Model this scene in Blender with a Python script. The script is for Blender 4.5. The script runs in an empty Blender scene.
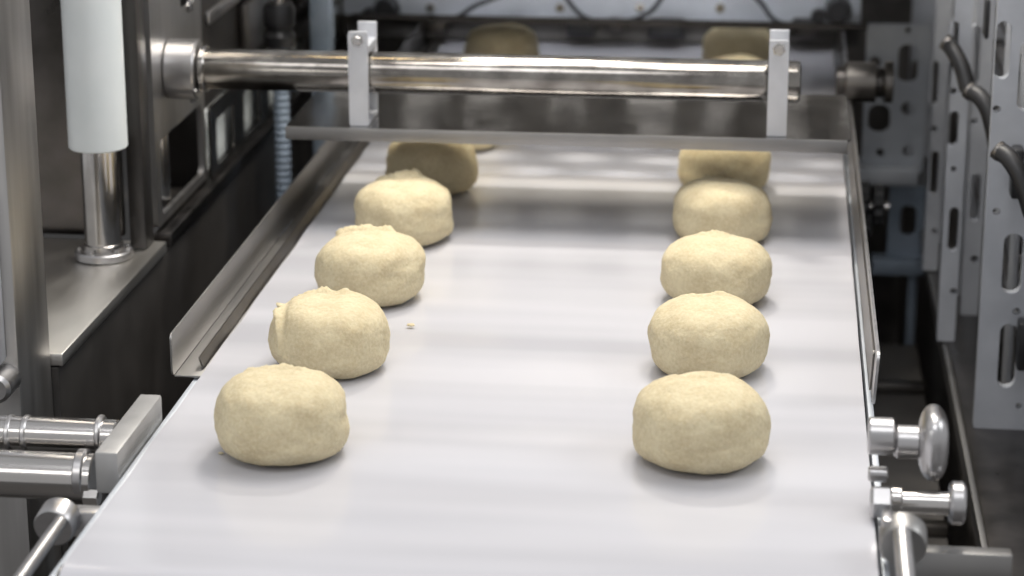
import bpy, bmesh, math, random
from mathutils import Vector, Matrix, noise
from math import sin, cos, pi, atan, hypot
SC=bpy.context.scene; COL=SC.collection
B=0.95; H=.636; f=2400.0
th=atan(725/f); ps=atan(280*cos(th)/f)
R_=Vector((cos(ps),sin(ps),0)); F_=Vector((-sin(ps)*cos(th),cos(ps)*cos(th),-sin(th))); U_=Vector((-sin(ps)*sin(th),cos(ps)*sin(th),cos(th)))
def pix(px,py,x=None,y=None,z=None):
    d=R_*((px-512)/f)+U_*((288-py)/f)+F_
    if z is not None: t=(z-H)/d.z
    elif y is not None: t=y/d.y
    else: t=x/d.x
    return Vector((0,0,H))+d*t
def zc(p): return (p-Vector((0,0,H))).dot(F_)
def m_per_px(p): return zc(p)/f
# ---------------------------------------------------------------- materials
def newmat(name):
    m=bpy.data.materials.new(name); m.use_nodes=True
    nt=m.node_tree; b=nt.nodes['Principled BSDF']; return m,nt,b
def metal(name,c1,c2,rough=.3,scale=(3,3,60),metallic=1.0,rv=.12,bump=0.0,ns=6):
    m,nt,b=newmat(name); n=nt.nodes; l=nt.links
    tc=n.new('ShaderNodeTexCoord'); mp=n.new('ShaderNodeMapping'); mp.inputs['Scale'].default_value=scale
    nz=n.new('ShaderNodeTexNoise'); nz.inputs['Scale'].default_value=ns; nz.inputs['Detail'].default_value=3
    cr=n.new('ShaderNodeValToRGB'); cr.color_ramp.elements[0].color=(*c1,1); cr.color_ramp.elements[1].color=(*c2,1)
    cr.color_ramp.elements[0].position=.3; cr.color_ramp.elements[1].position=.7
    l.new(tc.outputs['Object'],mp.inputs[0]); l.new(mp.outputs[0],nz.inputs['Vector']); l.new(nz.outputs['Fac'],cr.inputs[0]); l.new(cr.outputs[0],b.inputs['Base Color'])
    mr=n.new('ShaderNodeMapRange'); mr.inputs['To Min'].default_value=max(.03,rough-rv); mr.inputs['To Max'].default_value=rough+rv
    l.new(nz.outputs['Fac'],mr.inputs['Value']); l.new(mr.outputs[0],b.inputs['Roughness'])
    b.inputs['Metallic'].default_value=metallic
    if bump:
        bp=n.new('ShaderNodeBump'); bp.inputs['Strength'].default_value=bump; bp.inputs['Distance'].default_value=.004
        l.new(nz.outputs['Fac'],bp.inputs['Height']); l.new(bp.outputs[0],b.inputs['Normal'])
    return m
STEEL=metal('brushed_steel',(.46,.45,.45),(.56,.55,.55),.32,(1,12,12),rv=.06)
STEELV=metal('brushed_steel_upright',(.38,.37,.36),(.48,.47,.46),.38,(12,12,1),rv=.06)
BLOCKM=metal('machined_block',(.36,.355,.35),(.44,.435,.43),.5,(6,6,6),metallic=.5,rv=.06)
LEDGE=metal('ledge_steel',(.58,.56,.53),(.70,.68,.65),.36,(4,1,4),rv=.08)
RAIL=metal('rail_steel',(.29,.285,.28),(.38,.37,.36),.42,(2,.6,2),rv=.05)
CHROME=metal('polished_steel',(.50,.48,.46),(.60,.58,.56),.17,(1,8,8),rv=.05)
TUBEM=metal('tube_steel',(.17,.155,.14),(.38,.36,.33),.17,(5,7,7),rv=.09)
SATIN=metal('satin_plate',(.55,.56,.59),(.64,.65,.68),.45,(6,6,6),metallic=.55,rv=.05)
TRAY=metal('tray_steel',(.40,.39,.385),(.52,.51,.50),.13,(3,3,3),rv=.04,bump=.12,ns=5)
DARKST=metal('dark_steel',(.16,.15,.14),(.24,.225,.21),.35,(4,4,4),rv=.08)
GUNM=metal('gunmetal',(.08,.075,.07),(.13,.12,.115),.3,(4,4,4),rv=.08)
BLACK=metal('black_panel',(.035,.032,.030),(.055,.051,.048),.35,(3,3,3),metallic=.35,rv=.08)
DULL=metal('dull_brown_grey',(.095,.09,.086),(.145,.138,.132),.5,(3,3,3),metallic=.2,rv=.08)
RUBBER=metal('black_rubber',(.012,.012,.013),(.024,.024,.026),.4,(5,5,5),metallic=0)
PAINT=metal('pale_grey_paint',(.50,.53,.57),(.58,.61,.65),.45,(5,5,5),metallic=.3,rv=.05)
PAINT2=metal('pale_post_paint',(.47,.49,.53),(.55,.57,.61),.45,(5,5,5),metallic=.3,rv=.05)
BLUEP=metal('blue_grey_paint',(.25,.31,.38),(.34,.40,.48),.5,(5,5,5),metallic=.2)
WHITEP=metal('white_plastic',(.66,.70,.70),(.72,.75,.75),.35,(3,3,3),metallic=0,rv=.05)
FLOORM=metal('grey_concrete',(.10,.095,.09),(.16,.15,.145),.5,(3,3,3),metallic=0)
WALLM=metal('hall_wall_paint',(.12,.12,.125),(.16,.16,.165),.8,(2,2,2),metallic=0)
GLOW,_nt,_b=newmat('mirrored_glow'); _b.inputs['Emission Color'].default_value=(1,.96,.9,1); _b.inputs['Emission Strength'].default_value=.75  # glow added out of view, only to reflect in the steel plate
def belt_mat():
    m,nt,b=newmat('white_belt'); n=nt.nodes; l=nt.links
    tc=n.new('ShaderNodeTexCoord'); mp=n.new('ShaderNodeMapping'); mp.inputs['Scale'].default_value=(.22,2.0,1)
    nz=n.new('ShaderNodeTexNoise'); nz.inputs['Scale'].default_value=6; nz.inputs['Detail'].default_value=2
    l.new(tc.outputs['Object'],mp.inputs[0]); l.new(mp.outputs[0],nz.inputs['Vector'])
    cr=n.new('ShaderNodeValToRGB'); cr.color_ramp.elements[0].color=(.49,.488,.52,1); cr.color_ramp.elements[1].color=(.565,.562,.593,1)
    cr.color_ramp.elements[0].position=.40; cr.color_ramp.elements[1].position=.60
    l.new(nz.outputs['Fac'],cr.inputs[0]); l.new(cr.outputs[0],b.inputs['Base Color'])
    mr=n.new('ShaderNodeMapRange'); mr.inputs['To Min'].default_value=.12; mr.inputs['To Max'].default_value=.22
    l.new(nz.outputs['Fac'],mr.inputs['Value']); l.new(mr.outputs[0],b.inputs['Roughness'])
    n2=n.new('ShaderNodeTexNoise'); n2.inputs['Scale'].default_value=14; n2.inputs['Detail'].default_value=1
    l.new(tc.outputs['Object'],n2.inputs['Vector'])
    bp=n.new('ShaderNodeBump'); bp.inputs['Strength'].default_value=.2; bp.inputs['Distance'].default_value=.001
    l.new(n2.outputs['Fac'],bp.inputs['Height']); l.new(bp.outputs[0],b.inputs['Normal'])
    b.inputs['IOR'].default_value=1.55
    return m
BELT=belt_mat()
def dough_mat():
    m,nt,b=newmat('raw_dough'); n=nt.nodes; l=nt.links
    tc=n.new('ShaderNodeTexCoord')
    nz=n.new('ShaderNodeTexNoise'); nz.inputs['Scale'].default_value=340; nz.inputs['Detail'].default_value=3; nz.inputs['Roughness'].default_value=.6
    nb=n.new('ShaderNodeTexNoise'); nb.inputs['Scale'].default_value=40; nb.inputs['Detail'].default_value=4
    l.new(tc.outputs['Object'],nz.inputs['Vector']); l.new(tc.outputs['Object'],nb.inputs['Vector'])
    mx=n.new('ShaderNodeMath'); mx.operation='MULTIPLY_ADD'; mx.inputs[1].default_value=.5; l.new(nz.outputs['Fac'],mx.inputs[0])
    m2=n.new('ShaderNodeMath'); m2.operation='MULTIPLY'; m2.inputs[1].default_value=.5; l.new(nb.outputs['Fac'],m2.inputs[0]); l.new(m2.outputs[0],mx.inputs[2])
    cr=n.new('ShaderNodeValToRGB'); e=cr.color_ramp.elements
    e[0].position=.35; e[0].color=(.51,.425,.27,1); e[1].position=.63; e[1].color=(.655,.575,.39,1)
    l.new(mx.outputs[0],cr.inputs[0]); l.new(cr.outputs[0],b.inputs['Base Color'])
    n2=n.new('ShaderNodeTexNoise'); n2.inputs['Scale'].default_value=420; n2.inputs['Detail'].default_value=2
    l.new(tc.outputs['Object'],n2.inputs['Vector'])
    mm=n.new('ShaderNodeMath'); mm.operation='MULTIPLY'; mm.inputs[1].default_value=.8; l.new(n2.outputs['Fac'],mm.inputs[0])
    n3=n.new('ShaderNodeTexNoise'); n3.inputs['Scale'].default_value=110; n3.inputs['Detail'].default_value=4; l.new(tc.outputs['Object'],n3.inputs['Vector'])
    ad=n.new('ShaderNodeMath'); ad.operation='ADD'; l.new(mm.outputs[0],ad.inputs[0]); l.new(n3.outputs['Fac'],ad.inputs[1])
    bp=n.new('ShaderNodeBump'); bp.inputs['Strength'].default_value=.6; bp.inputs['Distance'].default_value=.001
    l.new(ad.outputs[0],bp.inputs['Height']); l.new(bp.outputs[0],b.inputs['Normal'])
    b.inputs['Roughness'].default_value=.85; b.inputs['Specular IOR Level'].default_value=.15
    b.inputs['Subsurface Weight'].default_value=.2; b.inputs['Subsurface Radius'].default_value=(1,.75,.5); b.inputs['Subsurface Scale'].default_value=.008
    return m
DOUGH=dough_mat()
# ---------------------------------------------------------------- helpers
def wloc(o):
    v=Vector((0,0,0))
    while o: v+=o.location; o=o.parent
    return v
def obj(name,bm,mat,parent=None,smooth=35,label=None):
    me=bpy.data.meshes.new(name)
    bmesh.ops.recalc_face_normals(bm,faces=bm.faces[:])
    bm.to_mesh(me); bm.free(); me.transform(Matrix.Translation((0,0,B)))
    o=bpy.data.objects.new(name,me); COL.objects.link(o); me.materials.append(mat)
    if parent:
        o.parent=parent; me.transform(Matrix.Translation(-wloc(parent)))
    else:
        xs=[v.co for v in me.vertices]
        c=Vector(((min(v.x for v in xs)+max(v.x for v in xs))/2,(min(v.y for v in xs)+max(v.y for v in xs))/2,min(v.z for v in xs)))
        o.location=c; me.transform(Matrix.Translation(-c))
    if smooth:
        for p in me.polygons: p.use_smooth=True
        me.set_sharp_from_angle(angle=math.radians(smooth))
    if label: o['label']=label
    return o
def thing(name,label,cat,loc,group=None):
    o=bpy.data.objects.new(name,None); COL.objects.link(o); o.empty_display_size=.05
    o.location=(loc[0],loc[1],loc[2]+B); o['label']=label; o['category']=cat
    if group: o['group']=group
    return o
def tag(o,label,cat,group=None):
    o['label']=label; o['category']=cat
    if group: o['group']=group
    return o
def box(bm,lo,hi,bev=.0):
    lo=Vector(lo); hi=Vector(hi)
    lo,hi=Vector(map(min,zip(lo,hi))),Vector(map(max,zip(lo,hi)))
    r=bmesh.ops.create_cube(bm,size=1); vs=r['verts']
    for v in vs: v.co=Vector([(lo[i]+hi[i])/2+v.co[i]*(hi[i]-lo[i]) for i in range(3)])
    if bev:
        es=set(e for v in vs for e in v.link_edges)
        bmesh.ops.bevel(bm,geom=list(es),offset=bev,segments=2,affect='EDGES',profile=.5)
    return bm
def lathe(bm,p0,axis,prof,seg=40,mod=None):
    axis=Vector(axis).normalized(); a=axis.orthogonal().normalized(); b=axis.cross(a); p0=Vector(p0)
    rings=[]
    for t,r in prof:
        rg=[]
        for i in range(seg):
            an=2*pi*i/seg; rr=r*(mod(an,r) if mod else 1)
            rg.append(bm.verts.new(p0+axis*t+(a*cos(an)+b*sin(an))*rr))
        rings.append(rg)
    for k in range(len(rings)-1):
        for i in range(seg):
            j=(i+1)%seg; bm.faces.new((rings[k][i],rings[k][j],rings[k+1][j],rings[k+1][i]))
    bm.faces.new(rings[0]); bm.faces.new(rings[-1]); return bm
def cyl(bm,p0,p1,r,bev=.0012,seg=36,r1=None):
    p0=Vector(p0); p1=Vector(p1); L=(p1-p0).length; r1=r if r1 is None else r1; bev=min(bev,r*.4,L*.3)
    return lathe(bm,p0,p1-p0,[(0,r-bev),(bev,r),(L-bev,r1),(L,r1-bev)],seg)
def smoothpath(pts,n=8):
    P=[Vector(p) for p in pts]; out=[]
    for i in range(len(P)-1):
        a=P[max(i-1,0)];b=P[i];c=P[i+1];d=P[min(i+2,len(P)-1)]
        for k in range(n):
            t=k/n; out.append(.5*((2*b)+(c-a)*t+(2*a-5*b+4*c-d)*t*t+(3*b-a-3*c+d)*t**3))
    out.append(P[-1]); return out
def tube(bm,pts,r,seg=14,n=8):
    P=smoothpath(pts,n); rings=[]; prev=None
    for i,p in enumerate(P):
        t=(P[min(i+1,len(P)-1)]-P[max(i-1,0)]).normalized()
        a=t.orthogonal().normalized() if prev is None else (prev-t*prev.dot(t)).normalized(); prev=a; b=t.cross(a)
        rings.append([bm.verts.new(p+(a*cos(2*pi*k/seg)+b*sin(2*pi*k/seg))*r) for k in range(seg)])
    for k in range(len(rings)-1):
        for i in range(seg):
            j=(i+1)%seg; bm.faces.new((rings[k][i],rings[k][j],rings[k+1][j],rings[k+1][i]))
    bm.faces.new(rings[0]); bm.faces.new(rings[-1]); return bm
def circ(cx,cy,r,n=28): return [(cx+r*cos(2*pi*i/n),cy+r*sin(2*pi*i/n)) for i in range(n)]
def rrect(x0,y0,x1,y1,r,n=5):
    x0,x1=min(x0,x1),max(x0,x1); y0,y1=min(y0,y1),max(y0,y1); r=min(r,(x1-x0)*.49,(y1-y0)*.49); o=[]
    for cx,cy,a0 in ((x1-r,y1-r,0),(x0+r,y1-r,pi/2),(x0+r,y0+r,pi),(x1-r,y0+r,1.5*pi)):
        for i in range(n+1):
            a=a0+pi/2*i/n; o.append((cx+r*cos(a),cy+r*sin(a)))
    return o
def plate(bm,outer,holes,thick,org,ax,ay):
    cu=bpy.data.curves.new('tmp','CURVE'); cu.dimensions='2D'; cu.fill_mode='BOTH'; cu.extrude=thick/2
    for poly in [outer]+list(holes):
        s=cu.splines.new('POLY'); s.points.add(len(poly)-1)
        for i,(u,v) in enumerate(poly): s.points[i].co=(u,v,0,1)
        s.use_cyclic_u=True
    ob=bpy.data.objects.new('tmp',cu); me=bpy.data.meshes.new_from_object(ob)
    org=Vector(org); ax=Vector(ax).normalized(); ay=Vector(ay).normalized(); nn=ax.cross(ay)
    me.transform(Matrix.Translation(org)@Matrix(((ax.x,ay.x,nn.x,0),(ax.y,ay.y,nn.y,0),(ax.z,ay.z,nn.z,0),(0,0,0,1))))
    bm.from_mesh(me); bpy.data.objects.remove(ob); bpy.data.curves.remove(cu); bpy.data.meshes.remove(me)
    bmesh.ops.remove_doubles(bm,verts=bm.verts[:],dist=1e-6)
    return bm
def N(): return bmesh.new()
def pbox(bm,x0,y0,x1,y1,Y,dep,bev=.001):
    a=pix(x0,(y0+y1)/2,y=Y); b=pix(x1,(y0+y1)/2,y=Y); t=pix((x0+x1)/2,y0,y=Y); u=pix((x0+x1)/2,y1,y=Y)
    return box(bm,(a.x,Y,u.z),(b.x,Y+dep,t.z),bev)
def xrod(bm,x0,x1,py,Y,rpx,bev=.0012,seg=36):
    c=pix((x0+x1)/2,py,y=Y); a=pix(x0,py,y=Y); b=pix(x1,py,y=Y)
    return cyl(bm,(a.x,Y,c.z),(b.x,Y,c.z),rpx*m_per_px(c),bev,seg)
def hexbolt(bm,p,axis,r,h):
    axis=Vector(axis).normalized()
    lathe(bm,Vector(p)-axis*.0005,axis,[(0,r*1.35),(h*.25,r*1.35),(h*.26,r),(h*.85,r),(h,r*.88)],6); return bm
XL,XR=-.459,.078
# ---------------------------------------------------------------- setting
def struct(name,bm,mat):
    o=obj(name,bm,mat,smooth=0); o['kind']='structure'; return o
struct('floor',box(N(),(-3,-1.5,-B-.05),(3,6.5,-B)),FLOORM)
struct('wall_back',box(N(),(-3,6.5,-B-.05),(3,6.6,2.2)),WALLM)
# ---------------------------------------------------------------- conveyor
cv=thing('conveyor','white flat conveyor belt running under the steel plate between the machine frames','conveyor',(-.19,2.4,-B))
YN=1.432
def belt_bm():
    bm=N(); Y0,Y1,r,t=YN,3.62,.026,.0024
    def prof(off):
        o=[]; n=220
        for i in range(n+1):
            y=Y0+(Y1-Y0)*i/n; rp=.0007*sin(y*31)+.0005*sin(y*53+1)
            rp*=min(1,(y-Y0)/.06,(Y1-y)/.06)
            o.append((y,rp-off))
        for i in range(1,12):
            a=pi/2-pi*i/12; o.append((Y1+(r-off)*cos(a),-r+(r-off)*sin(a)))
        for i in range(41): o.append((Y1-(Y1-Y0)*i/40,-2*r+off))
        for i in range(1,16):
            a=-pi/2-pi*i/16; o.append((Y0+(r-off)*cos(a),-r+(r-off)*sin(a)))
        return o
    A,Bp=prof(0),prof(t); V=[]
    for x in (XL,XR):
        V.append([bm.verts.new((x,y,z)) for y,z in A]); V.append([bm.verts.new((x,y,z)) for y,z in Bp])
    n=len(A)
    for i in range(n):
        j=(i+1)%n
        bm.faces.new((V[0][i],V[0][j],V[2][j],V[2][i])); bm.faces.new((V[1][i],V[3][i],V[3][j],V[1][j]))
        bm.faces.new((V[0][i],V[1][i],V[1][j],V[0][j])); bm.faces.new((V[2][i],V[2][j],V[3][j],V[3][i]))
    return bm
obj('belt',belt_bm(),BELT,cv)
obj('belt_bed',box(N(),(XL+.004,YN+.03,-.046),(XR-.004,3.58,-.0042),.001),STEEL,cv)
for yy in (YN,3.62): obj('end_roller',cyl(N(),(XL-.004,yy,-.026),(XR+.004,yy,-.026),.0232),CHROME,cv)
for x in (XL-.0085,XR+.003):
    obj('side_plate',box(N(),(x,YN-.012,-.105),(x+.005,3.62,-.006),.001),PAINT,cv)
for x in (XL-.0085,XR-.032):
    for y in (1.62,3.3): obj('leg',box(N(),(x,y,-B),(x+.04,y+.04,-.1),.003),STEELV,cv)
# guide rails
e=pix(172,374,z=0); L=1.5
bm=N(); plate(bm,rrect(0,-.002,L,.034,.005),[],.0016,(e.x,e.y,0),(0,1,0),(0,0,1))
g=obj('guide_rail',bm,RAIL,cv)
bm=N(); box(bm,(e.x+.001,e.y+.004,-.004),(XL-.0008,e.y+L,-.0022),.0004); obj('rail_base',bm,RAIL,g)
bm=N(); plate(bm,rrect(0,0,L-.02,.010,.003),[],.0014,(XL-.003,e.y+.02,-.001),(0,1,0),(-.4,0,1)); obj('rail_strip',bm,DARKST,g)
bm=N(); plate(bm,rrect(0,0,L,.044,.008),[],.0022,(XR+.007,1.80,.001),(0,1,0),Vector((.05,0,1)))
g2=obj('guide_rail',bm,STEEL,cv)
bm=N(); plate(bm,rrect(0,0,L-.03,.034,.004),[],.0012,(XR+.005,1.83,.003),(0,1,0),Vector((.05,0,1)))
obj('rail_strip',bm,DARKST,g2)
# ---------------------------------------------------------------- dough
def dough_bm(seed,c,R,h,ridges,lvl):
    bm=N(); bmesh.ops.create_icosphere(bm,subdivisions=lvl,radius=1)
    rnd=random.Random(seed); off=Vector((rnd.uniform(-50,50),rnd.uniform(-50,50),seed*3.1))
    up=h*.57; dn=h*.43
    for v in bm.verts:
        n=v.co.normalized(); rho=hypot(n.x,n.y)
        p=2.85 if n.z>0 else 3.3
        s=1/((rho**p+abs(n.z)**p)**(1/p))
        q=Vector((n.x*s*R,n.y*s*R,n.z*s*(up if n.z>0 else dn*1.10)))
        d=.0026*noise.noise(n*1.1+off)+.0013*noise.noise(n*2.4+off)+.0007*noise.noise(n*5+off)+.00022*noise.noise(n*16+off)+.00014*noise.noise(n*40+off)
        if n.z>-.2:
            for (a,v0,amp,ulo,uhi) in ridges:
                u=n.x*cos(a)+n.y*sin(a); w=-n.x*sin(a)+n.y*cos(a)
                dv=w-v0-.09*sin(u*4+seed)-.10*noise.noise(Vector((u*4,seed,0)))
                if ulo<u<uhi:
                    ee=min(1,(u-ulo)/.12,(uhi-u)/.2)
                    jag=.85+.75*noise.noise(Vector((u*6,seed*2.3,1)))+.2*noise.noise(Vector((u*20,seed*2.3,1)))
                    d+=amp*ee*(jag*math.exp(-(dv/.028)**2)-.32*math.exp(-((dv+.08)/.06)**2))
        q+=n*d; q.z+=dn
        if q.z<.0012: q.z=.0012-.0008*(1-math.exp(min(0,(q.z-.0012))*200))
        q.z=max(q.z,.0004)+.0011
        v.co=q+c
    return bm
spots=[
(283,452,.0497,.0605,[(.3,.42,.0032,-.5,.5)],'nearest dough ball of the left row, smooth with a small hump on top'),
(331,367,.0492,.0595,[(.12,.50,.0044,-.85,.4),(1.9,.80,.0058,-.6,.45)],'second dough ball of the left row, with a folded flap down its left side'),
(371,298,.0492,.0580,[(.08,.55,.0072,-.85,.4)],'third dough ball of the left row, with a ragged torn ridge on top'),
(404,239,.0488,.0580,[(-.12,.52,.0066,-.75,.35)],'fourth dough ball of the left row, with a peaked fold at its upper left'),
(432,190,.0488,.0585,[(.1,.1,.003,-.4,.5)],'fifth dough ball of the left row, its top just below the steel plate edge'),
(460,146,.0485,.0590,[(.4,.1,.003,-.4,.5)],'dough ball of the left row hidden under the steel plate, only a sliver showing'),
(482,107,.0485,.0600,[],'dough ball of the left row behind the polished tube'),
(502,72,.0485,.0600,[],'shaded brown dough ball above the tube at the far end of the left row'),
(700,460,.0499,.0600,[(.2,.4,.0018,-.6,.6)],'nearest dough ball of the right row, plump with a smooth crown'),
(708,370,.0494,.0582,[(.0,.4,.0022,-.5,.5)],'second dough ball of the right row, smooth and evenly flattened'),
(715,300,.0495,.0560,[(.3,.4,.0026,-.3,.6)],'third dough ball of the right row, squat with a low crown'),
(721,239,.0488,.0574,[(.5,.4,.0038,-.2,.5)],'fourth dough ball of the right row, with a small pinch on top'),
(724,189,.0488,.0580,[],'fifth dough ball of the right row, its top cut off by the steel plate'),
(729,146,.0485,.0590,[],'dough ball of the right row wholly under the steel plate'),
(735,107,.0485,.0600,[],'dough ball of the right row behind the polished tube'),
(739,72,.0485,.0600,[],'shaded brown dough ball above the tube at the far end of the right row')]
for i,(px,py,R,h,rg,lab) in enumerate(spots):
    c=pix(px,py,z=0)
    o=obj('dough_ball',dough_bm(i+3,c,R,h,rg,6 if i in(0,1,2,3,8,9,10) else 5),DOUGH,smooth=180)
    tag(o,lab,'dough','dough balls in two rows on the belt')
for (px,py,s) in ((411,327,.0027),(221,455,.0016)):
    c=pix(px,py,z=0); bm=N(); bmesh.ops.create_icosphere(bm,subdivisions=3,radius=1)
    for v in bm.verts:
        k=1+.35*noise.noise(v.co*1.7+Vector((px,0,0))); v.co=Vector((v.co.x*s*k*1.3,v.co.y*s*k,max(v.co.z*s*.5*k,-s*.3)+s*.3+.0010))+c
    tag(obj('dough_crumb',bm,DOUGH,smooth=180),'small yellow dough crumb beside the third ball of the left row' if px==411 else 'tiny dough crumb at the foot of the nearest left ball','crumb')
# ---------------------------------------------------------------- cover plate with clamps, tube
YT=2.27
cp=thing('cover_plate','horizontal sheet steel plate with folded front lip hanging over the belt from the tube','plate',(-.2,YT,.095))
bm=N(); plate(bm,rrect(-.478,YT,.074,2.475,.006),[],.002,(0,0,.104),(1,0,0),(0,1,0)); obj('sheet',bm,TRAY,cp)
obj('front_lip',box(N(),(-.478,YT-.0016,.0920),(.071,YT+.0012,.1050),.0006),RAIL,cp)
ZT=.153; YA=2.308; RT=.0205
for px in (358,778):
    x=pix(px,85,y=2.276).x; w=.0095
    bm=N()
    plate(bm,rrect(-w,.1055,w,.199,.002),[],.005,(x,2.280,0),(1,0,0),(0,0,1))
    box(bm,(x-w,2.2825,.176),(x+w,2.336,.184),.0008)
    box(bm,(x-w,2.332,.1055),(x+w,2.337,.199),.0008)
    box(bm,(x-w,2.2825,.1052),(x+w,2.336,.110),.0008)
    cl=obj('clamp',bm,SATIN,cp)
    bm=N(); hexbolt(bm,(x,2.2773,.1905),(0,-1,0),.0048,.004)
    obj('bolt',bm,CHROME,cl)
    obj('screw',hexbolt(N(),(x,2.300,.184),(0,0,1),.004,.006),CHROME,cl)
st=thing('support_tube','long polished steel tube held across the belt by a left side bushing','tube',(-.56,YA,ZT-.02))
bm=N(); XT1=pix(801,80,y=YA).x
lathe(bm,(-.570,YA,ZT),(1,0,0),[(0,RT-.003),(0,RT),(XT1+.57-.004,RT),(XT1+.57-.001,RT-.001),(XT1+.57,RT-.004),(XT1+.57,RT-.007),(XT1+.555,RT-.007)],56)
obj('tube',bm,TUBEM,st)
bm=N(); lathe(bm,(-.569,YA,ZT),(1,0,0),[(0,.0225),(.001,.0235),(.005,.0235),(.006,.0225)],48); obj('ring',bm,CHROME,st)
bm=N(); lathe(bm,(-.6015,YA-.004,ZT),(1,0,0),[(0,.0285),(.0015,.030),(.029,.030),(.0305,.0285)],48); bu=obj('bushing',bm,STEEL,st)
for a in (.8,2.4,3.9,5.4): obj('bolt',hexbolt(N(),(-.5715,YA-.004+.0258*cos(a),ZT+.0258*sin(a)),(1,0,0),.0014,.002),CHROME,bu)
# ---------------------------------------------------------------- left machine
XP=-.605
lm=thing('left_machine','dark machine housing left of the belt with a steel ledge and black side panel','machine',(-.75,2.4,-B))
obj('base_panel',box(N(),(-1.0,1.862,-B),(-.592,3.85,-.0125),.002),BLACK,lm)
obj('ledge',box(N(),(-1.0,1.862,-.012),(-.588,2.215,-.0005),.002),LEDGE,lm,label='brushed steel ledge')
obj('back_panel',box(N(),(-1.0,2.225,0.0),(-.634,2.235,.6),.001),GUNM,lm)
obj('side_panel',box(N(),(-.655,2.47,-.012),(-.612,3.85,.42),.002),BLACK,lm)
obj('ledge_rail',box(N(),(-.611,2.235,-.012),(-.588,3.7,.002),.002),GUNM,lm)
obj('corner_post',box(N(),(-.72,1.775,-B),(-.5975,1.86,.6),.003),STEELV,lm)
bm=N(); a=pix(0,190,y=1.77); b=pix(6,362,y=1.77); box(bm,(a.x-.05,1.755,b.z),(b.x,1.775,a.z),.004); obj('post_cover',bm,SATIN,lm)
bm=N(); c=pix(3,382,y=1.765); lathe(bm,(c.x,1.745,c.z),(0,1,0),[(0,.009),(.003,.012),(.03,.012)],30); obj('post_knob',bm,STEEL,lm)
ob=pix(131,200,y=2.19).x; oc=pix(147,200,y=2.19).x
obj('black_post',box(N(),(ob,2.18,0),(oc,2.21,.6),.001),BLACK,lm)
holes=[rrect(2.475+q*.135,.012,2.475+q*.135+.085,.062,.006) for q in range(8)]
bm=N(); plate(bm,rrect(2.449,.0025,3.60,.080,.003),holes,.003,(-.5985,0,0),(0,1,0),(0,0,1)); obj('slotted_rail',bm,GUNM,lm)
obj('light_strip',box(N(),(-.6117,2.472,.004),(-.609,3.6,.070),.0008),WHITEP,lm,label='pale strip behind the slots')
for z in (.16,.24): obj('panel_trim',box(N(),(-.6119,2.5,z),(-.606,3.8,z+.014),.002),STEEL,lm)
for y in (2.66,2.98): obj('panel_cover',box(N(),(-.6119,y,.095),(-.600,y+.16,.155),.003),DARKST,lm)
obj('support_leg',box(N(),(-.590,1.98,-B),(-.556,2.0,-.135),.002),PAINT,lm)
bm=N(); plate(bm,rrect(2.238,.0052,2.445,.60,.006),[rrect(2.254,.014,2.432,.090,.01),rrect(2.36,.20,2.42,.40,.01)],.0055,(XP+.0005,0,0),(0,1,0),(0,0,1)); mp=obj('mounting_plate',bm,STEELV,lm)
for z in (.105,.20): obj('bolt',hexbolt(N(),(-.6015,2.39,z),(1,0,0),.005,.004),CHROME,mp)
obj('guide_rod',cyl(N(),(-.6215,2.32,-.01),(-.6215,2.32,.5),.0115),CHROME,lm)
# cylinder
c=pix(104,257,z=0)
pc=thing('press_cylinder','white plastic cylinder with a polished steel rod standing on the steel ledge','cylinder',(c.x,c.y,0))
k=m_per_px(c)
bm=N(); lathe(bm,c,(0,0,1),[(0,28*k),(.001,29*k),(.007,29*k),(.008,28*k)],48); fl=obj('flange',bm,STEEL,pc)
for a in range(6): obj('bolt',hexbolt(N(),c+Vector((23.5*k*cos(a*pi/3+.3),23.5*k*sin(a*pi/3+.3),.0085)),(0,0,1),.0020,.003),CHROME,fl)
bm=N(); lathe(bm,c,(0,0,1),[(.007,20*k),(.014,20*k),(.015,18*k),(.13,18*k)],48); obj('rod',bm,CHROME,pc)
zt=pix(104,147,y=c.y).z
bm=N(); lathe(bm,c+Vector((0,0,zt)),(0,0,1),[(0,28*k),(.0012,29*k),(.5,29*k)],56); obj('cylinder_body',bm,WHITEP,pc)
# hose, knob, pole behind
YO=2.60
c=pix(283,150,y=YO)
ho=thing('air_hose','blue grey ribbed air hose hanging below a black knob behind the tube','hose',(c.x,YO,-.3))
bm=N(); r=8.5*m_per_px(c); zt=pix(283,45,y=YO).z
prof=[(i*.004,r*(1 if i%2 else .86)) for i in range(90)]
lathe(bm,(c.x,YO,zt-.36),(0,0,1),prof,24); obj('hose_body',bm,BLUEP,ho)
bm=N(); lathe(bm,(c.x,YO,zt-.003),(0,0,1),[(0,r*1.2),(.002,r*1.7),(.014,r*1.9),(.020,r*1.4),(.024,r*1.4),(.026,r*1.8),(.045,r*1.8),(.05,r*1.5)],32); obj('knob',bm,RUBBER,ho)
bm=N(); cyl(bm,(c.x,YO,zt+.046),(c.x,YO,zt+.3),r*.8); obj('stem',bm,CHROME,ho)
a=pix(320,40,y=2.84)
bm=N(); box(bm,(a.x-.012,2.84,-B),(a.x+.012,2.87,.5),.002); tag(obj('upright_pole',bm,BLUEP),'blue grey square pole rising behind the left end of the top beam','pole')
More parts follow.
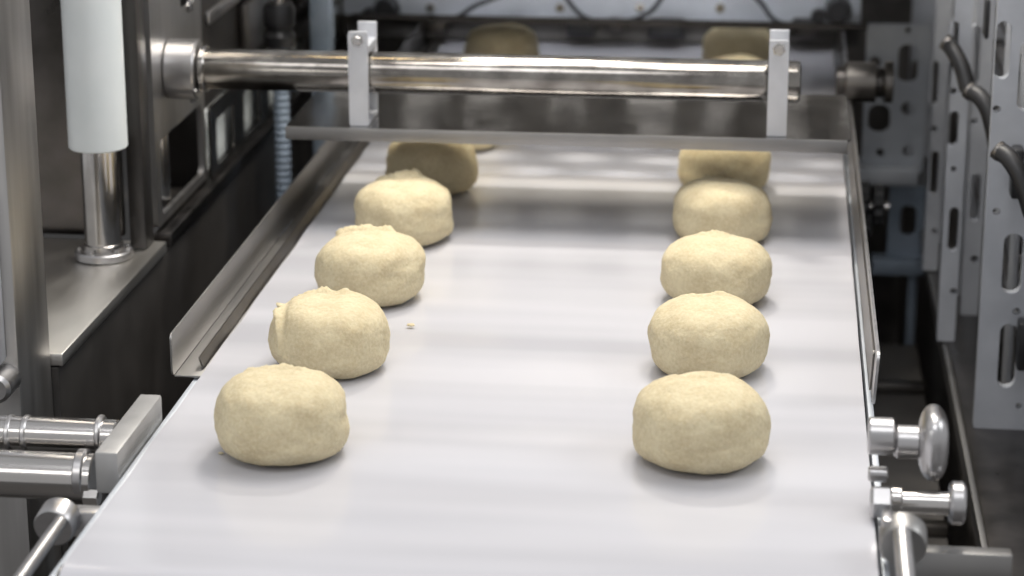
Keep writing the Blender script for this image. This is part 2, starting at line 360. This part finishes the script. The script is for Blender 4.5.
# ---------------------------------------------------------------- far bridge beam
YB=3.24
fb=thing('bridge_beam','pale steel beam crossing above the belt behind the last dough balls','beam',(-.2,YB,0))
bm=N(); pbox(bm,325,-40,862,20,YB,.05,.003); obj('beam',bm,PAINT,fb)
a=pix(335,18,y=YB+.02); b=pix(860,18,y=YB+.02); obj('back_plate',box(N(),(a.x,YB+.02,.004),(b.x,YB+.035,a.z+.005),.001),DULL,fb)
for px in (388,838):
    c=pix(px,8,y=YB-.002); bm=N(); lathe(bm,(c.x,YB,c.z),(0,-1,0),[(0,.017),(.02,.018),(.03,.014)],28); kk=obj('clamp_knob',bm,RUBBER,fb)
    bm=N(); lathe(bm,(c.x-.026,YB,c.z-.010),(0,-1,0),[(0,.010),(.02,.010)],20); obj('small_knob',bm,RUBBER,kk)
for px in (430,560,640,720): obj('bolt',hexbolt(N(),pix(px,8,y=YB-.001),(0,-1,0),.005,.004),CHROME,fb)
for (x0,x1,y1,mt) in ((566,594,38,RUBBER),(606,624,34,GUNM),(648,684,40,RUBBER),(792,822,40,GUNM),(420,446,38,GUNM)):
    bm=N(); pbox(bm,x0,20,x1,y1,YB-.016,.03,.003); obj('sensor_block',bm,mt,fb)
Yc=YB-.025
for pts,lab in (([(400,20),(430,21),(455,18),(475,6),(500,-4),(520,-14)],'thin black cable curving up over the left half of the top beam'),
                ([(745,-12),(762,4),(772,18),(786,24),(815,22)],'thin black cable drooping near the right end of the top beam'),
                ([(560,-14),(572,6),(590,20),(622,22),(650,12),(668,-12)],'slack black cable looping low across the middle of the top beam')):
    tag(obj('cable',tube(N(),[pix(p[0],p[1],y=Yc-.002*i) for i,p in enumerate(pts)],.0032),RUBBER),lab,'cable')
bm=N(); xrod(bm,352,868,22,3.01,3.5); tag(obj('tie_rod',bm,GUNM),'dull steel tie rod crossing just in front of the two farthest dough balls','rod')
cw=box(N(),(-.61,3.9,-B),(.5,3.95,.62),.002); tag(obj('rear_bulkhead',cw,DARKST),'dark steel bulkhead closing the tunnel behind the far top beam','bulkhead')
hd=thing('shade_hood','unseen black hood added to shade the far belt, with slotted curtain for reflections','hood',(-.2,3.4,.17))  # unseen occluder, added to keep light off the far belt
obj('hood_top',box(N(),(-.60,2.93,.54),(.19,3.89,.60),.004),BLACK,hd)
holes=[]; random.seed(11)
for r in range(5):
    for q in range(8):
        x0=-.58+q*.094+random.uniform(0,.022); wd=random.uniform(.040,.066); z0=.145+r*.050+random.uniform(0,.012)
        if x0+wd<.18: holes.append(rrect(x0,z0,x0+wd,z0+random.uniform(.018,.030),.015))
bm=N(); plate(bm,rrect(-.60,.135,.19,.539,.005),holes,.004,(0,2.92,0),(1,0,0),(0,0,1)); obj('shade_curtain',bm,DULL,hd)  # added to block light; slots give the steel plate spots to mirror
obj('glow_panel',box(N(),(-.60,2.96,.137),(.19,2.968,.45),.001),GLOW,hd)  # added glowing sheet behind the slots, seen only as reflection
obj('glow_backing',box(N(),(-.60,2.969,.130),(.19,2.978,.539),.001),BLACK,hd)
holes=[]; random.seed(5)
for r in range(6):
    for q in range(9):
        o_=.034 if r%2 else 0
        x0=-.575+q*.076+o_+random.uniform(-.006,.006); y0=2.532+r*.058+random.uniform(0,.006); wd=random.uniform(.040,.056)
        if x0+wd<.17: holes.append(rrect(x0,y0,x0+wd,y0+random.uniform(.028,.040),.016))
bm=N(); plate(bm,rrect(-.59,2.52,.18,2.90,.005),holes,.003,(0,0,.208),(1,0,0),(0,1,0))
tag(obj('dapple_gobo',bm,DULL),'perforated guard above the belt behind the tube, unseen and added for its dappled light','gobo')  # unseen holed sheet, added so light lands on the belt in patches
# ---------------------------------------------------------------- right: shaft stub, knobs, hole plate
YS=2.72
sh=thing('roller_shaft','dark steel roller shaft end sticking out right of the belt behind the plate','shaft',(.15,YS,.05))
bm=N(); xrod(bm,836,884,82,YS,15); obj('shaft',bm,GUNM,sh)
bm=N(); xrod(bm,845,876,82,YS,20); obj('collar',bm,DARKST,sh)
bm=N(); xrod(bm,884,893,82,YS,21); obj('end_cap',bm,DARKST,sh)
YH=3.05
def uv(px,py,Y): p=pix(px,py,y=Y); return (p.x,p.z)
def pr(x0,y0,x1,y1,Y,r): a=uv(x0,(y0+y1)/2,Y); b=uv(x1,(y0+y1)/2,Y); t=uv((x0+x1)/2,y0,Y); u=uv((x0+x1)/2,y1,Y); return rrect(a[0],u[1],b[0],t[1],r)
bm=N(); k=m_per_px(pix(905,100,y=YH))
plate(bm,pr(864,24,926,172,YH,.004),[pr(898,44,918,82,YH,.010),pr(868,104,890,132,YH,.012),circ(*uv(908,108,YH),7*k),circ(*uv(908,150,YH),6*k),circ(*uv(875,62,YH),6*k),circ(*uv(908,30,YH),3*k),circ(*uv(880,152,YH),4*k)],.008,(0,YH,0),(1,0,0),(0,0,1))
hp=thing('slotted_bracket','pale grey bracket plate with round and oval holes right of the belt','bracket',(.2,YH,-.2))
obj('plate_body',bm,PAINT,hp)
bm=N(); pbox(bm,858,170,918,186,YH-.03,.07,.002); obj('shelf',bm,PAINT,hp)
bm=N(); plate(bm,pr(888,186,924,262,YH+.01,.004),[pr(900,205,916,235,YH+.01,.008)],.008,(0,YH+.01,0),(1,0,0),(0,0,1)); obj('lower_plate',bm,BLUEP,hp)
bm=N(); pbox(bm,872,262,924,276,YH-.02,.04,.002); obj('foot_shelf',bm,BLUEP,hp)
bm=N(); pbox(bm,905,276,914,420,YH+.0,.02,.002); obj('foot_post',bm,BLUEP,hp)
pk=pix(872,218,y=2.75)
bk=thing('adjusting_knob','black ribbed adjusting knobs on a bolt beside the far right rail','knob',tuple(pk))
for (x0,x1,py,r) in ((858,870,200,18),(872,884,205,20),(860,872,222,14)):
    bm=N(); a=pix(x0,py,y=2.75); b=pix(x1,py,y=2.75); cc=m_per_px(a)
    lathe(bm,(a.x,2.75,a.z),(1,0,0),[(0,r*cc*.8),(.002,r*cc),(b.x-a.x-.002,r*cc),(b.x-a.x,r*cc*.8)],48,lambda an,rr:1+.06*cos(an*12)); obj('grip',bm,RUBBER,bk)
bm=N(); xrod(bm,850,890,206,2.75,4); obj('bolt',bm,CHROME,bk)
# ---------------------------------------------------------------- right machine
rm=thing('right_machine','pale steel rack frame right of the belt with slotted uprights on a long dark beam','machine',(.3,2.7,-B))
obj('long_beam',box(N(),(.200,1.35,-.235),(.262,3.85,-.192),.002),GUNM,rm)
obj('beam_edge',box(N(),(.194,1.35,-.215),(.200,3.85,-.195),.001),RAIL,rm)
obj('base_panel',box(N(),(.215,1.4,-B),(.25,3.85,-.235),.002),DARKST,rm)
obj('gap_cover',box(N(),(.100,1.66,-.345),(.1935,3.0,-.335),.002),DULL,rm)
obj('gap_flange',box(N(),(.100,1.66,-.334),(.104,3.0,-.315),.001),STEEL,rm)
for y in (1.95,2.35,2.8): obj('strut',box(N(),(.110,y,-.334),(.1935,y+.02,-.322),.002),DARKST,rm)
for y in (1.7,2.9): obj('gap_leg',box(N(),(.150,y,-B),(.18,y+.03,-.346),.002),BLACK,rm)
def post(px0,px1,Y,slots,mat=PAINT2,top=.5,thick=.012,bot=-.192):
    a=pix(px0,200,y=Y).x; b=pix(px1,200,y=Y).x; kk=m_per_px(pix(px0,200,y=Y))
    hs=[]
    for s in slots: hs.append(circ(*uv(s[0],s[1],Y),s[2]*kk) if len(s)==3 else pr(s[0],s[1],s[2],s[3],Y,.009))
    bm=N(); plate(bm,rrect(a,bot,b,top,.002),hs,thick,(0,Y,0),(1,0,0),(0,0,1))
    return obj('upright',bm,mat,rm)
post(986,1060,2.30,[(995,20,1010,78),(1018,40,1036,110),(1002,232,1022,292),(998,322,1016,386),(996,108,4),(1016,310,4),(996,210,4),(1018,404,3)])
post(944,962,2.58,[(948,20,958,62),(948,206,958,250),(948,110,958,145),(953,90,3.5),(953,290,3.5),(953,168,3)])
post(966,984,2.68,[(970,24,980,84),(970,172,980,220),(974,120,3.5),(974,258,4)])
post(926,941,2.86,[(930,60,938,104),(930,150,938,194),(934,230,3),(934,128,3)])
post(968,1000,3.10,[(978,60,992,110),(985,30,5),(985,140,5)])
post(903,926,3.45,[(910,60,921,100),(915,30,4)])
for (Y,x) in ((2.36,.244),(2.45,.236),(2.75,.222),(2.98,.214)): obj('rib',box(N(),(x,Y,-.192),(x+.005,Y+.05,.5),.001),PAINT2,rm)
for z in (-.15,-.10,-.05,.0,.06,.11): obj('side_rail',box(N(),(.262,2.36,z),(.274,3.8,z+.018),.002),STEEL,rm)
for (y,z) in ((2.40,.05),(2.40,-.09),(2.52,-.06),(2.52,.07),(2.66,.06),(2.80,-.05),(2.92,.07)):
    bm=N(); cyl(bm,(.255,y,z),(.275,y,z),.014); obj('roller_fitting',bm,RUBBER,rm)
obj('rear_panel',box(N(),(.36,1.9,-.192),(.37,3.85,.5),.002),GUNM,rm)
obj('top_shelf',box(N(),(.262,1.4,-.235),(.38,3.85,-.222),.002),BLACK,rm)
for y in (1.75,1.95,2.12): obj('shelf_rib',box(N(),(.262,y,-.2215),(.35,y+.02,-.205),.002),DARKST,rm)
for (x0,y0,x1,y1,Y) in ((1012,150,1024,200,2.26),(985,0,990,40,2.4),(1018,324,1028,372,2.26)):
    bm=N(); pbox(bm,x0,y0,x1,y1,Y,.025,.003); obj('latch',bm,RUBBER,rm)
for i,(pts,lab) in enumerate(((((948,44),(954,52),(962,68),(968,90)),'farthest of the three black curved handles on the right rack'),
            (((971,92),(979,96),(989,112),(997,146)),'middle of the three black curved handles on the right rack'),
            (((1000,152),(1009,158),(1021,178),(1033,215)),'nearest of the three black curved handles on the right rack'))):
    Y=(2.55,2.40,2.20)[i]
    P=[pix(p[0],p[1],y=Y-.01*j) for j,p in enumerate(pts)]
    h_=thing('curved_handle',lab,'handle',tuple(P[0]),'black curved handles on the right rack')
    obj('grip',tube(N(),P,.0088,16),RUBBER,h_)
    obj('ferrule',cyl(N(),P[0]+Vector((-.004,.002,.003)),P[0]+Vector((.002,-.001,-.001)),.0092),DARKST,h_)
# ---------------------------------------------------------------- lower right fittings on the belt frame
YR=1.60
wk=thing('wing_knob','chrome lobed hand knob on a steel shaft at the right side of the belt','knob',tuple(pix(900,440,y=YR)))
bm=N(); xrod(bm,868,894,436,YR,19); obj('sleeve',bm,STEEL,wk)
bm=N(); xrod(bm,893,922,442,YR,17,.003); obj('hub',bm,STEEL,wk)
a=pix(918,442,y=YR); k=m_per_px(a)
prof=[(15*k+15*k*sin(-pi/2+pi*i/14),max(6*k,38*k*cos(-pi/2+pi*i/14)**.6)) for i in range(15)]
bm=N(); lathe(bm,a,(1,0,0),prof,60,lambda an,rr:(1+.07*cos(an*4)*(rr/(38*k))))
obj('lobed_grip',bm,STEEL,wk)
bm=N(); xrod(bm,868,888,474,YR,8); obj('pin',bm,STEEL,wk)
tk=thing('thumb_screw','small steel thumb screw with round head below the lobed hand knob','screw',tuple(pix(920,503,y=YR-.03)))
Yk=YR-.03
bm=N(); xrod(bm,870,892,502,Yk,17,.002,6); obj('nut',bm,STEEL,tk)
bm=N(); xrod(bm,890,902,500,Yk,14); obj('washer',bm,CHROME,tk)
bm=N(); xrod(bm,900,950,503,Yk,12); obj('shank',bm,CHROME,tk)
bm=N(); xrod(bm,949,965,503,Yk,22,.002); obj('head',bm,STEEL,tk)
def eye(name,lab,cx,cy,Y,rp,rod,mat=STEEL):
    c=pix(cx,cy,y=Y); k=m_per_px(c); t=thing(name,lab,'bracket',tuple(c))
    bm=N(); lathe(bm,(c.x,c.y-.012,c.z),(.05,1,.15),[(0,rp*k*.55),(0,rp*k*.92),(.002,rp*k),(.018,rp*k),(.020,rp*k*.9),(.020,rp*k*.55)],40)
    obj('eye',bm,mat,t)
    a=pix(rod[0],rod[1],y=rod[4]); b=pix(rod[2],rod[3],y=rod[5])
    bm=N(); cyl(bm,a,b,rod[6]*k); obj('rod',bm,STEEL,t)
    return t
t=eye('rod_clamp','round rod clamp and short rod at the lower right corner of the belt',902,540,1.50,24,(902,532,908,600,1.485,1.42,9),RAIL)
bm=N(); pbox(bm,882,520,894,560,1.495,.02,.002); obj('lug',bm,STEEL,t)
t=eye('rod_clamp','round rod clamp with a slanting rod at the lower left corner of the belt',58,522,1.54,21,(62,520,16,585,1.53,1.43,7))
bm=N(); a=pix(60,524,y=1.545); box(bm,(a.x,1.545,a.z-.010),(XL-.010,1.56,a.z+.010),.002); obj('lug',bm,STEEL,t)
bm=N(); a=pix(925,552,y=1.56); b=pix(1012,576,y=1.56); box(bm,(XR+.0085,1.56,a.z-.03),(b.x,1.575,a.z),.002)
obj('cross_bar',bm,RAIL,cv,label='dull steel cross bar below the thumb screw')
# ---------------------------------------------------------------- lower left rods and block
YL=1.66
bl=thing('bearing_block','machined steel bearing block at the left belt edge holding two thick rods','block',tuple(pix(130,490,y=YL)))
bm=N(); a=pix(94,452,y=YL-.06); b=pix(150,496,y=YL-.06); box(bm,(a.x,YL-.06,b.z),(XL-.0095,YL+.07,a.z),.002); blk=obj('block',bm,BLOCKM,bl)
bm=N(); xrod(bm,-60,118,433,YL+.01,17); ra=obj('rod',bm,CHROME,bl)
for q in (8,24,98): bm=N(); xrod(bm,q,q+6,433,YL+.01,18.5); obj('groove_ring',bm,STEEL,ra)
bm=N(); xrod(bm,-60,96,474,YL-.02,24); rb=obj('rod',bm,CHROME,bl)
bm=N(); xrod(bm,78,88,474,YL-.02,25.5); obj('groove_ring',bm,STEEL,rb)
bm=N(); xrod(bm,84,100,497,YL-.035,9,.001,6); obj('nut',bm,CHROME,bl)
# ---------------------------------------------------------------- lights, world, camera
def area(name,loc,tgt,sx,sy,e,col=(1,1,1),spread=180):
    d=bpy.data.lights.new(name,'AREA'); d.shape='RECTANGLE'; d.size=sx; d.size_y=sy; d.energy=e; d.color=col; d.spread=math.radians(spread)
    o=bpy.data.objects.new(name,d); COL.objects.link(o); o.location=(loc[0],loc[1],loc[2]+B)
    v=Vector((tgt[0],tgt[1],tgt[2]+B))-o.location; o.rotation_euler=v.to_track_quat('-Z','Y').to_euler(); return o
area('overhead_light',(.10,2.20,1.5),(-.15,2.05,0),.9,.4,8,(1,.98,.95))
area('front_light',(-.3,.7,1.7),(-.2,1.8,0),1.3,.5,9,(.98,.98,1))
for x in (-.55,-.2,.15): area('warm_strip_light',(x,2.5,1.6),(x,2.2,0),.20,.05,.9,(1,.74,.36))
area('dapple_light',(-.2,2.64,1.15),(-.2,2.63,0),.17,.10,9.5,(1,.95,.86))  # added source shining through the holed sheet to make the dapples
area('dough_fill_light',(-.2,2.43,.094),(-.2,2.54,.045),.5,.012,.26,(1,.92,.76))  # added fill to brighten the fifth dough balls behind the plate
area('beam_fill_light',(-.2,3.06,.24),(-.2,3.24,.09),.6,.03,.5,(.95,.96,1),110)  # added fill to lift the shaded bridge beam
area('right_light',(1.6,1.8,1.3),(.3,2.6,0),1,.6,10,(.95,.98,1))
area('gap_fill_light',(.14,2.2,1.2),(.15,2.4,-.3),.1,.6,2.8,(1,.95,.9))  # added fill shining down the dark gap right of the belt
area('left_light',(-.2,2.1,1.4),(-.7,2.4,.1),.8,.15,5,(1,.96,.92))
area('rod_fill_light',(-.8,1.0,.45),(-.6,1.66,-.03),.5,.15,1.0,(1,.98,.95))  # added fill to brighten the lower left rods
w=bpy.data.worlds.new('hall'); SC.world=w; w.use_nodes=True; nt=w.node_tree; bg=nt.nodes['Background']
tc=nt.nodes.new('ShaderNodeTexCoord'); sx=nt.nodes.new('ShaderNodeSeparateXYZ'); cr=nt.nodes.new('ShaderNodeValToRGB')
nt.links.new(tc.outputs['Generated'],sx.inputs[0]); nt.links.new(sx.outputs['Z'],cr.inputs[0]); nt.links.new(cr.outputs[0],bg.inputs['Color'])
cr.color_ramp.elements[0].position=0; cr.color_ramp.elements[0].color=(.48,.48,.49,1); cr.color_ramp.elements[1].position=.7; cr.color_ramp.elements[1].color=(.50,.51,.53,1)
bg.inputs['Strength'].default_value=1.0
cam=bpy.data.cameras.new('camera'); co=bpy.data.objects.new('camera',cam); COL.objects.link(co); SC.camera=co
cam.sensor_width=36; cam.lens=f/1024*36; co.location=(0,0,B+H); co.rotation_euler=(pi/2-th,0,ps)
cam.clip_start=.02
cam.dof.use_dof=True; cam.dof.focus_distance=1.95; cam.dof.aperture_fstop=6.0
SC.view_settings.view_transform='Standard'
